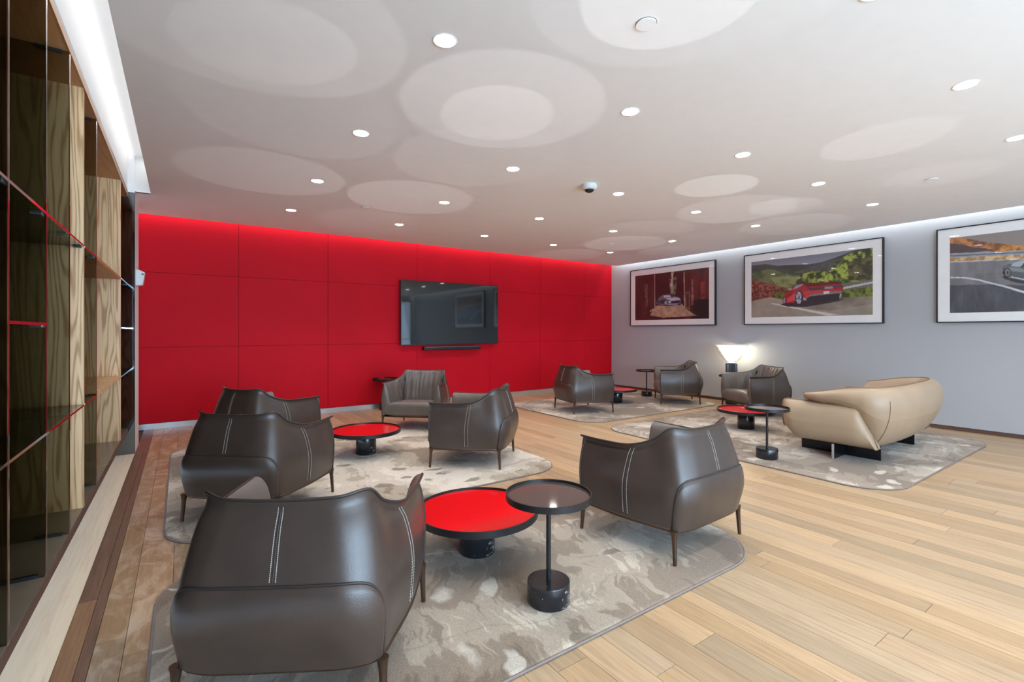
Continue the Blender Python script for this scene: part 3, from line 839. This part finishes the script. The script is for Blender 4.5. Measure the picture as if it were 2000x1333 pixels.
# added spots on the table tops, imitating light mirrored up to the ceiling
def add_bounce_spot(T, L, Rad, e, col=(1, 1, 1)):
    tx, ty, tz = T
    if 2 * ty - L[1] > 7.9 or 2 * tx - L[0] > 8.6: return
    d = Vector((2 * tx - L[0] - tx, 2 * ty - L[1] - ty, CEIL - tz)); dist = d.length
    q = d.to_track_quat('-Z', 'Y').to_euler()
    half = math.atan(Rad * 2 / dist)
    l = light('added_glint_spot', 'SPOT', (tx, ty, tz + .012), q, e, col, spot_size=2 * half, spot_blend=.12, shadow_soft_size=0.0)
for (x, y, lab) in CT:
    for L in LAMPS:
        dd = math.hypot(L[0] - x, L[1] - y)
        if dd < 1.75: add_bounce_spot((x, y, .28), L, .377, 22 / (1 + .5 * dd * dd))
for (x, y, z, lab) in ST:
    if lab.startswith('tray table carrying'): continue
    for L in LAMPS:
        dd = math.hypot(L[0] - x, L[1] - y)
        if dd < 1.6: add_bounce_spot((x, y, .56), L, .215, 30 / (1 + .5 * dd * dd))

# ------------------------------------------------------------------ armchair
KB = [(0, -.385, .20), (.13, -.385, .20), (.255, -.378, .20), (.350, -.335, .20), (.385, -.20, .20), (.417, 0, .20), (.424, .2, .20), (.426, .360, .20)]
KM = [(0, -.432, .40), (.14, -.432, .40), (.268, -.422, .40), (.362, -.360, .40), (.402, -.2, .40), (.428, 0, .40), (.438, .2, .40), (.432, .372, .40)]
KT = [(0, -.338, .782), (.11, -.335, .783), (.21, -.322, .787), (.292, -.268, .793), (.326, -.165, .712), (.372, -.03, .664), (.386, .16, .655), (.392, .350, .656)]
def side3(K, s):
    a = abs(s) * 7; K2 = [(-K[2][0], K[2][1], K[2][2]), (-K[1][0], K[1][1], K[1][2])] + list(K)
    v = crom(K2, a + 2)
    if s < 0: v = Vector((-v.x, v.y, v.z))
    return v
def outer(s, t):
    B, Mi, T = side3(KB, s), side3(KM, s), side3(KT, s)
    up = Mi.lerp(T, .55); out = Vector((up.x, up.y + .05, 0)).normalized() * .012
    up = up + out
    L = (Mi - B).length
    v = crom([B, Mi, up, T], t * 3)
    fl = sst(.93, 1.0, t)
    nrm = Vector((T.x, T.y * (1.0 if T.y < 0 else .2), 0)).normalized()
    v += nrm * (.010 + .020 * sst(.5, .9, abs(s))) * fl
    if abs(s) > .8: v.y += .02 * fl * sst(.8, 1, abs(s))
    v -= nrm * .006 * sst(.8, .92, t) * (1 - fl)
    return v
def onrm(s, t):
    e = .004
    a = outer(min(s + e, 1), t) - outer(max(s - e, -1), t); b = outer(s, min(t + e, 1)) - outer(s, max(t - e, 0))
    return a.cross(b).normalized()
def fold(s, u):
    v = 0
    for (f, ph, am, dr) in ((9, .3, 1, 1.1), (15, 1.9, .8, -1.6), (23, .7, .5, 2.2), (34, 2.5, .3, -1.0)):
        v += am * (1 - abs(math.sin(f * s * 1.35 + ph + dr * u * s * 1.2 + .5 * math.sin(3 * u + f)))) ** 1.5
    return v / 2.6
def inner(s, u):
    T = outer(s, 1.0)
    B = side3(KB, s)
    a = abs(s)
    ib = Vector((math.copysign(min(abs(B.x), .29), s) if a > .3 else B.x * .80, max(-.16, B.y + .20) if a < .5 else B.y, .24))
    if a > .3: ib.x = math.copysign(min(abs(B.x) * .80, .285), s)
    if a >= .5: ib.y = -.16 + (B.y - (-.16)) * sst(.45, .62, a)
    if a >= .9: ib.y = B.y
    inw = Vector((-T.x, .1 - T.y, 0)).normalized() if a < .5 else Vector((-math.copysign(1, s), 0, 0)); c1 = T.lerp(ib, .05) + inw * (.045 + .035 * sst(.75, 1, a)) + Vector((0, 0, .008 + .022 * sst(.75, 1, a))); 
    c2 = T.lerp(ib, .50); 
    c2 += inw * (.045 if a < .5 else .02)
    c2.z += .02
    p = (1 - u) ** 3 * T + 3 * (1 - u) ** 2 * u * c1 + 3 * (1 - u) * u * u * c2 + u ** 3 * ib
    amp = .034 * sst(.09, .26, u) * (1 - sst(.6, .95, u)) * (1 - .75 * sst(.55, .9, a))
    p += inw * (fold(s, u) - .4) * amp + Vector((0, 0, 1)) * (fold(s, u) - .4) * amp * .5
    return p
def make_chair():
    r = empty('armchair')
    NS, NTt = 96, 20
    ss = [-1 + 2 * i / NS for i in range(NS + 1)]
    mb = MB().grid([[outer(s, j / NTt) for j in range(NTt + 1)] for s in ss])
    # underside sheet
    mb.build('outer_shell', 'leather', r, True)
    NI = 240; NU_ = 26
    mb = MB().grid([[inner(-1 + 2 * i / NI, j / NU_) for j in range(NU_ + 1)] for i in range(NI + 1)])
    # arm fronts
    for s in (-1, 1):
        A = [outer(s, 1 - j / 20) for j in range(21)]; Bn = [inner(s, j / 20) for j in range(21)]
        rows_ = []
        for k in range(7):
            f = k / 6
            rows_.append([A[j].lerp(Bn[j], f) + Vector((0, .022 * math.sin(math.pi * f) * sst(0, .25, j / 20), 0)) for j in range(21)])
        mb.grid(rows_ if s > 0 else rows_[::-1])
    mb.build('inner_upholstery', 'lining', r, True)
    # seat cushion
    P = []
    secs = [(-.20, .27, .34), (-.1, .29, .365), (.1, .295, .392), (.25, .30, .402), (.325, .315, .402), (.35, .372, .398), (.372, .385, .388), (.39, .388, .366), (.402, .38, .33), (.406, .365, .30)]
    NSG = 40
    for (y, hw, zt) in secs:
        row = []
        zb = .205 if y < .39 else .205 + (y - .39) * 2.2
        zc = (zt + zb) / 2; hz = (zt - zb) / 2
        for k in range(NSG):
            a = 2 * math.pi * k / NSG; ca, sa = math.cos(a), math.sin(a)
            e = .42
            row.append(Vector((hw * math.copysign(abs(ca) ** e, ca), y, zc + hz * math.copysign(abs(sa) ** .6, sa))))
        P.append(row + [row[0]])
    mb = MB().grid(P)
    c = len(mb.V); last = P[-1][:-1]; mb.V.append((0, .410, sum(v.z for v in last) / len(last)))
    base = (len(P) - 1) * (NSG + 1)
    for k in range(NSG): mb.F.append((base + k, c, base + k + 1))
    mb.build('seat_cushion', 'lining', r, True)
    # padded apron on the lower back, with piping
    SA, TA = .445, .50
    def apr(a, b):       # a -1..1, b 0..1
        w = 1.0 - .10 * b
        if b > .55: w *= math.sqrt(max(0, 1 - ((b - .55) / .47) ** 2 * .30)) 
        return a * SA * w, b * TA * (1 - .04 * abs(a) ** 4)
    rows_ = []
    for i in range(49):
        a = math.sin(math.pi / 2 * (-1 + 2 * i / 48)); row = []
        for j in range(21):
            b = j / 20
            # rounded upper corners
            aa = a
            s_, t_ = a * SA, b * TA * max(0.0, 1 - abs(a) ** 7) ** (1 / 5.0)
            ed = min(1, (1 - abs(a)) / .04) * min(1, (1 - b) / .07)
            row.append(outer(s_, t_) + onrm(s_, t_) * (.002 + .009 * math.sqrt(max(0, ed))))
        rows_.append(row)
    mb = MB().grid(rows_); mb.build('lower_back_panel', 'leather', r, True)
    edge = [rows_[0][j] for j in range(21)] + [rows_[i][20] for i in range(1, 49)] + [rows_[48][j] for j in range(19, -1, -1)]
    edge = [p + Vector((0, -.002, 0)) for p in edge]
    MB().tube(edge, .0048, 6).build('panel_piping', 'piping', r, True)
    # rim piping: front edge up, over arms and back, down
    top = [outer(1, t / 20) for t in range(0, 20)] + [outer(1 - 2 * i / 120, 1) for i in range(121)] + [outer(-1, 1 - t / 20) for t in range(1, 21)]
    MB().tube(top, .0062, 7).build('rim_piping', 'piping', r, True)
    # seams with paired stitches
    def seam(s0, t0, t1, tilt=0.0):
        mb = MB(); n = 42
        for off in (-.011, .011):
            pts = [outer(s0 + off + tilt * (k / n), t0 + (t1 - t0) * k / n) for k in range(n + 1)]
            for k in range(n):
                p0, p1 = pts[k], pts[k + 1]; m_ = (p0 + p1) / 2; d = p1 - p0
                t_ = t0 + (t1 - t0) * (k + .5) / n
                nn = onrm(s0 + off, t_)
                mb.obox(m_ + nn * .0012, (d, d.cross(nn), nn), (d.length * .34, .0010, .0009))
        mb.build('seam_stitching', 'stitch', r)
        mb = MB().tube([outer(s0 + tilt * (k / n), t0 + (t1 - t0) * k / n) + onrm(s0, t0 + (t1 - t0) * k / n) * .0001 for k in range(n + 1)], .0022, 5)
        mb.build('seam_line', 'piping', r, True)
    seam(0, TA + .02, .95)
    seam(.70, .04, .93); seam(-.70, .04, .93)
    # base frame
    ring = [side3(KB, -1 + 2 * i / 60) for i in range(61)]
    ring = [Vector((v.x * .985, v.y * .985, .193)) for v in ring]
    front = [Vector((.418 - .836 * k / 12, .355 + .028 * math.sin(math.pi * k / 12), .193)) for k in range(1, 12)]
    MB().tube(ring + front, .0115, 8, closed=True).build('base_frame', 'bronze', r, True)
    MB().add([tuple(Vector((v.x * .97, v.y * .97, .2005))) for v in ring + front], [tuple(range(len(ring + front)))]).build('under_panel', 'piping', r)
    for (x_, y_) in ((-.362, -.345), (.362, -.345), (-.418, .352), (.418, .352)):
        sx, sy = math.copysign(.008, x_), math.copysign(.010, y_)
        pts = [(x_, y_, .200), (x_, y_, .182), (x_ + sx * .2, y_ + sy * .2, .15), (x_ + sx * .6, y_ + sy * .6, .08), (x_ + sx, y_ + sy, .0015)]
        MB().tube(pts, .01, 8, rr=[.024, .020, .0155, .0135, .0115]).build('leg', 'bronze', r, True, 50)
    return r
ch = make_chair()
# position = centre of the legs; bearing of the front measured from +Y towards +X
def cen(cx, cy): return cx, cy
CH = [
    (.473, 2.19, 31, 'dark brown leather armchair nearest the camera, back turned, at bottom left'),
    (.515, 4.27, 40, 'dark brown leather armchair at left, its back panel half hidden by the nearest armchair'),
    (.76, 5.88, 62, 'dark brown leather armchair at left, behind another armchair and close to the red wall'),
    (2.762, 2.145, -2, 'brown leather armchair right of the nearest red table, back and side with white double stitching'),
    (2.64, 4.52, -44.5, 'brown leather armchair with its back turned, just right of the armchair facing the camera'),
    (2.88, 6.55, 222, 'brown leather armchair facing the camera below the television, wrinkled back lit from above'),
    (5.81, 6.22, 104, 'brown leather armchair in front of the corner, back panel towards the red wall'),
    (8.02, 5.88, -46, 'brown leather armchair seen from the side against the grey wall, facing left'),
    (7.97, 4.28, -62, 'brown leather armchair beneath the glowing lamp, beside the tan sofa'),
]
for k, (x, y, b, lab) in enumerate(CH):
    o = ch if k == 0 else copy_tree(ch)
    o.location = (x, y, RUGZ); o.rotation_euler = (0, 0, R(-b))
    tag(o, lab, 'armchair', 'brown leather armchairs')

# ------------------------------------------------------------------ sofa
def make_sofa():
    r = empty('sofa', (6.80, 2.40, RUGZ), R(2))
    # wrap-around back: (x, y, z_bottom, z_top, thickness)
    K = [(-1.04, .19, .625, .695, .04), (-1.0, .06, .585, .72, .15), (-.965, -.14, .555, .765, .22), (-.925, -.29, .44, .79, .26), (-.86, -.41, .165, .80, .28), (-.66, -.47, .15, .805, .29), (-.33, -.50, .15, .805, .30), (0, -.51, .15, .81, .30)]
    Kf = K + [(-a, b, c, d, e) for (a, b, c, d, e) in K[-2::-1]]
    n = len(Kf) - 1; NS = 72; NC = 28; P = []; top = []; bot = []
    def kv(x):
        i = min(int(x), n - 1); t = x - i; p = [Kf[max(i - 1, 0)], Kf[i], Kf[i + 1], Kf[min(i + 2, n)]]
        return [0.5 * ((2 * p[1][q]) + (p[2][q] - p[0][q]) * t + (2 * p[0][q] - 5 * p[1][q] + 4 * p[2][q] - p[3][q]) * t * t + (3 * p[1][q] - p[0][q] - 3 * p[2][q] + p[3][q]) * t ** 3) for q in range(5)]
    for i in range(NS + 1):
        x = n * i / NS; v = kv(x); va = kv(max(x - .02, 0)); vb = kv(min(x + .02, n))
        d = Vector((vb[0] - va[0], vb[1] - va[1], 0)).normalized(); o_ = Vector((d.y, -d.x, 0))
        th_ = v[4]
        row = []
        for k in range(NC):
            a = 2 * math.pi * k / NC
            sa, ca = math.sin(a), math.cos(a)
            zz = (v[2] + v[3]) / 2 + (v[3] - v[2]) / 2 * sa
            prof = abs(ca) ** (.8) * math.copysign(1, ca)
            h_ = (sa + 1) / 2
            lean = .10 * h_ * min(1, (v[3] - v[2]) / .6) if ca > -2 else 0
            w_ = th_ * (.62 if ca > 0 else .38) * prof
            q = Vector((v[0], v[1], zz)) + o_ * (w_ + lean * .9 - .03 - .09 * (1 - h_) ** 2)
            row.append(q)
        P.append(row + [row[0]]); top.append(row[NC // 4]); bot.append(row[3 * NC // 4])
    mb = MB().grid(P)
    for e_, rev in ((0, True), (NS, False)):
        idx = [e_ * (NC + 1) + k for k in range(NC)]
        mb.F.append(tuple(idx if rev else idx[::-1]))
    o1 = mb.build('back_cushion', 'sofaleather', r, True)
    MB().tube(top, .0085, 7).build('rim_piping', 'sofapipe', r, True)
    # vertical corner seams
    for ii in (21, NS - 21):
        pts = [P[ii][k] for k in list(range(NC - 7, NC)) + list(range(0, 4))]
        pts = [p + Vector((math.copysign(.001, p.x), -.001, 0)) for p in pts]
        MB().tube(pts, .003, 5).build('seam_line', 'sofapipe', r, True)
    # arm cushions
    for s in (-1, 1):
        P2 = []; edge = []
        secs = []
        NY = 26
        for j in range(NY + 1):
            f = j / NY; y = -.47 + .90 * f
            zt = .60 - .42 * (1 - min(1, f / .16))
            zb = .165 + .11 * sst(.82, 1, f)
            thk = .30 * (.55 + .45 * sst(0, .2, f)) * (1 - .5 * max(0, (f - .88) / .12) ** 2)
            if f > .97: zt -= .01; 
            secs.append((y, zb, zt, thk))
        for (y, zb, zt, thk) in secs:
            row = []
            for k in range(24):
                a = 2 * math.pi * k / 24; ca, sa = math.cos(a), math.sin(a)
                zz = (zb + zt) / 2 + (zt - zb) / 2 * math.copysign(abs(sa) ** .8, sa)
                h_ = (zz - zb) / max(.01, zt - zb)
                xx = -.905 - thk * .5 * math.copysign(abs(ca) ** .75, ca) - .03 * h_
                row.append(Vector((-s * xx if s > 0 else xx, y, zz)))
            P2.append(row + [row[0]]); edge.append(row[6] + Vector((0, 0, .002)))
        mb = MB().grid(P2 if s < 0 else P2[::-1])
        for e_ in (0, NY):
            idx = [e_ * 25 + k for k in range(24)]
            mb.F.append(tuple(idx if (e_ == 0) == (s < 0) else idx[::-1]))
        mb.build('arm_cushion', 'sofaleather', r, True)
        fr = [P2[-1][k] for k in range(6, -6, -1)] if s < 0 else [P2[-1][k] for k in range(6, -6, -1)]
        MB().tube(edge + fr[1:], .0085, 7).build('arm_piping', 'sofapipe', r, True)
    # seat
    P3 = []
    for (y, hw, zt) in ((-.40, .80, .40), (-.2, .80, .42), (.1, .80, .43), (.32, .79, .43), (.42, .78, .41), (.46, .77, .36), (.47, .75, .32)):
        row = []
        for k in range(32):
            a = 2 * math.pi * k / 32; ca, sa = math.cos(a), math.sin(a); zb = .17 + max(0, y - .4) * 1.3
            row.append(Vector((hw * math.copysign(abs(ca) ** .3, ca), y, (zt + zb) / 2 + (zt - zb) / 2 * math.copysign(abs(sa) ** .5, sa))))
        P3.append(row + [row[0]])
    mb = MB().grid(P3); mb.F.append(tuple(6 * 33 + k for k in range(31, -1, -1))); mb.build('seat_cushion', 'sofaleather', r, True)
    # crossed metal plates
    for (a, b, c, d) in ((-.66, -.645, -.42, .36), (.54, .555, -.42, .36), (-.98, .98, -.09, -.075)):
        boxo('base_plate', a, b, c, d, 0, .165, 'platedark', r)
    boxo('base_end_cap', -.984, -.98, -.094, -.071, 0, .165, 'chrome_base', r)
    return r
sofa = make_sofa()
tag(sofa, 'tan leather two-seat sofa seen from behind, wrap-around back, on crossed dark metal plates', 'sofa')

# ------------------------------------------------------------------ lamp
lz = .546
lm = tag(empty('table_lamp', (8.68, 5.14, lz)), 'glowing table lamp with wide white bowl shade and fluted dark base', 'lamp')
fl = []
n = 24 * 4
V = []; F = []
for zi, z in enumerate((0, .235)):
    for k in range(n):
        a = 2 * math.pi * k / n; rr_ = .096 + .010 * math.cos(16 * a)
        V.append((rr_ * math.cos(a), rr_ * math.sin(a), z))
for k in range(n): F.append((k, (k + 1) % n, n + (k + 1) % n, n + k))
F.append(tuple(reversed(range(n)))); F.append(tuple(range(n, 2 * n)))
MB().add(V, F).build('fluted_base', 'flute', lm)
MB().lathe([(.06, .235), (.075, .242), (.085, .252), (.07, .256)], 32).build('collar', 'chrome_base', lm, True, 40)
MB().lathe([(.075, .256), (.14, .31), (.20, .40), (.255, .50), (.292, .585), (.294, .586), (.258, .498), (.203, .397), (.142, .306), (.07, .252)], 48, cap=False).build('glass_bowl', 'shadeglass', lm, True)
t = NT('lamp_bowl_glow')
t.set(Base_Color=(.9, .88, .82), Emission_Color=(1.0, .90, .70), Emission_Strength=8.0); M['bowlglow'] = t.m
MB().lathe([(.03, .262), (.085, .30), (.125, .36), (.16, .43), (.205, .50), (.252, .582)], 48, cap=False).build('diffuser', 'bowlglow', lm, True)
MB().lathe([(.294, .586), (.292, .592), (.10, .590), (.0, .589)], 48, cap=False).build('reflector_disc', 'lampwhite', lm, True)
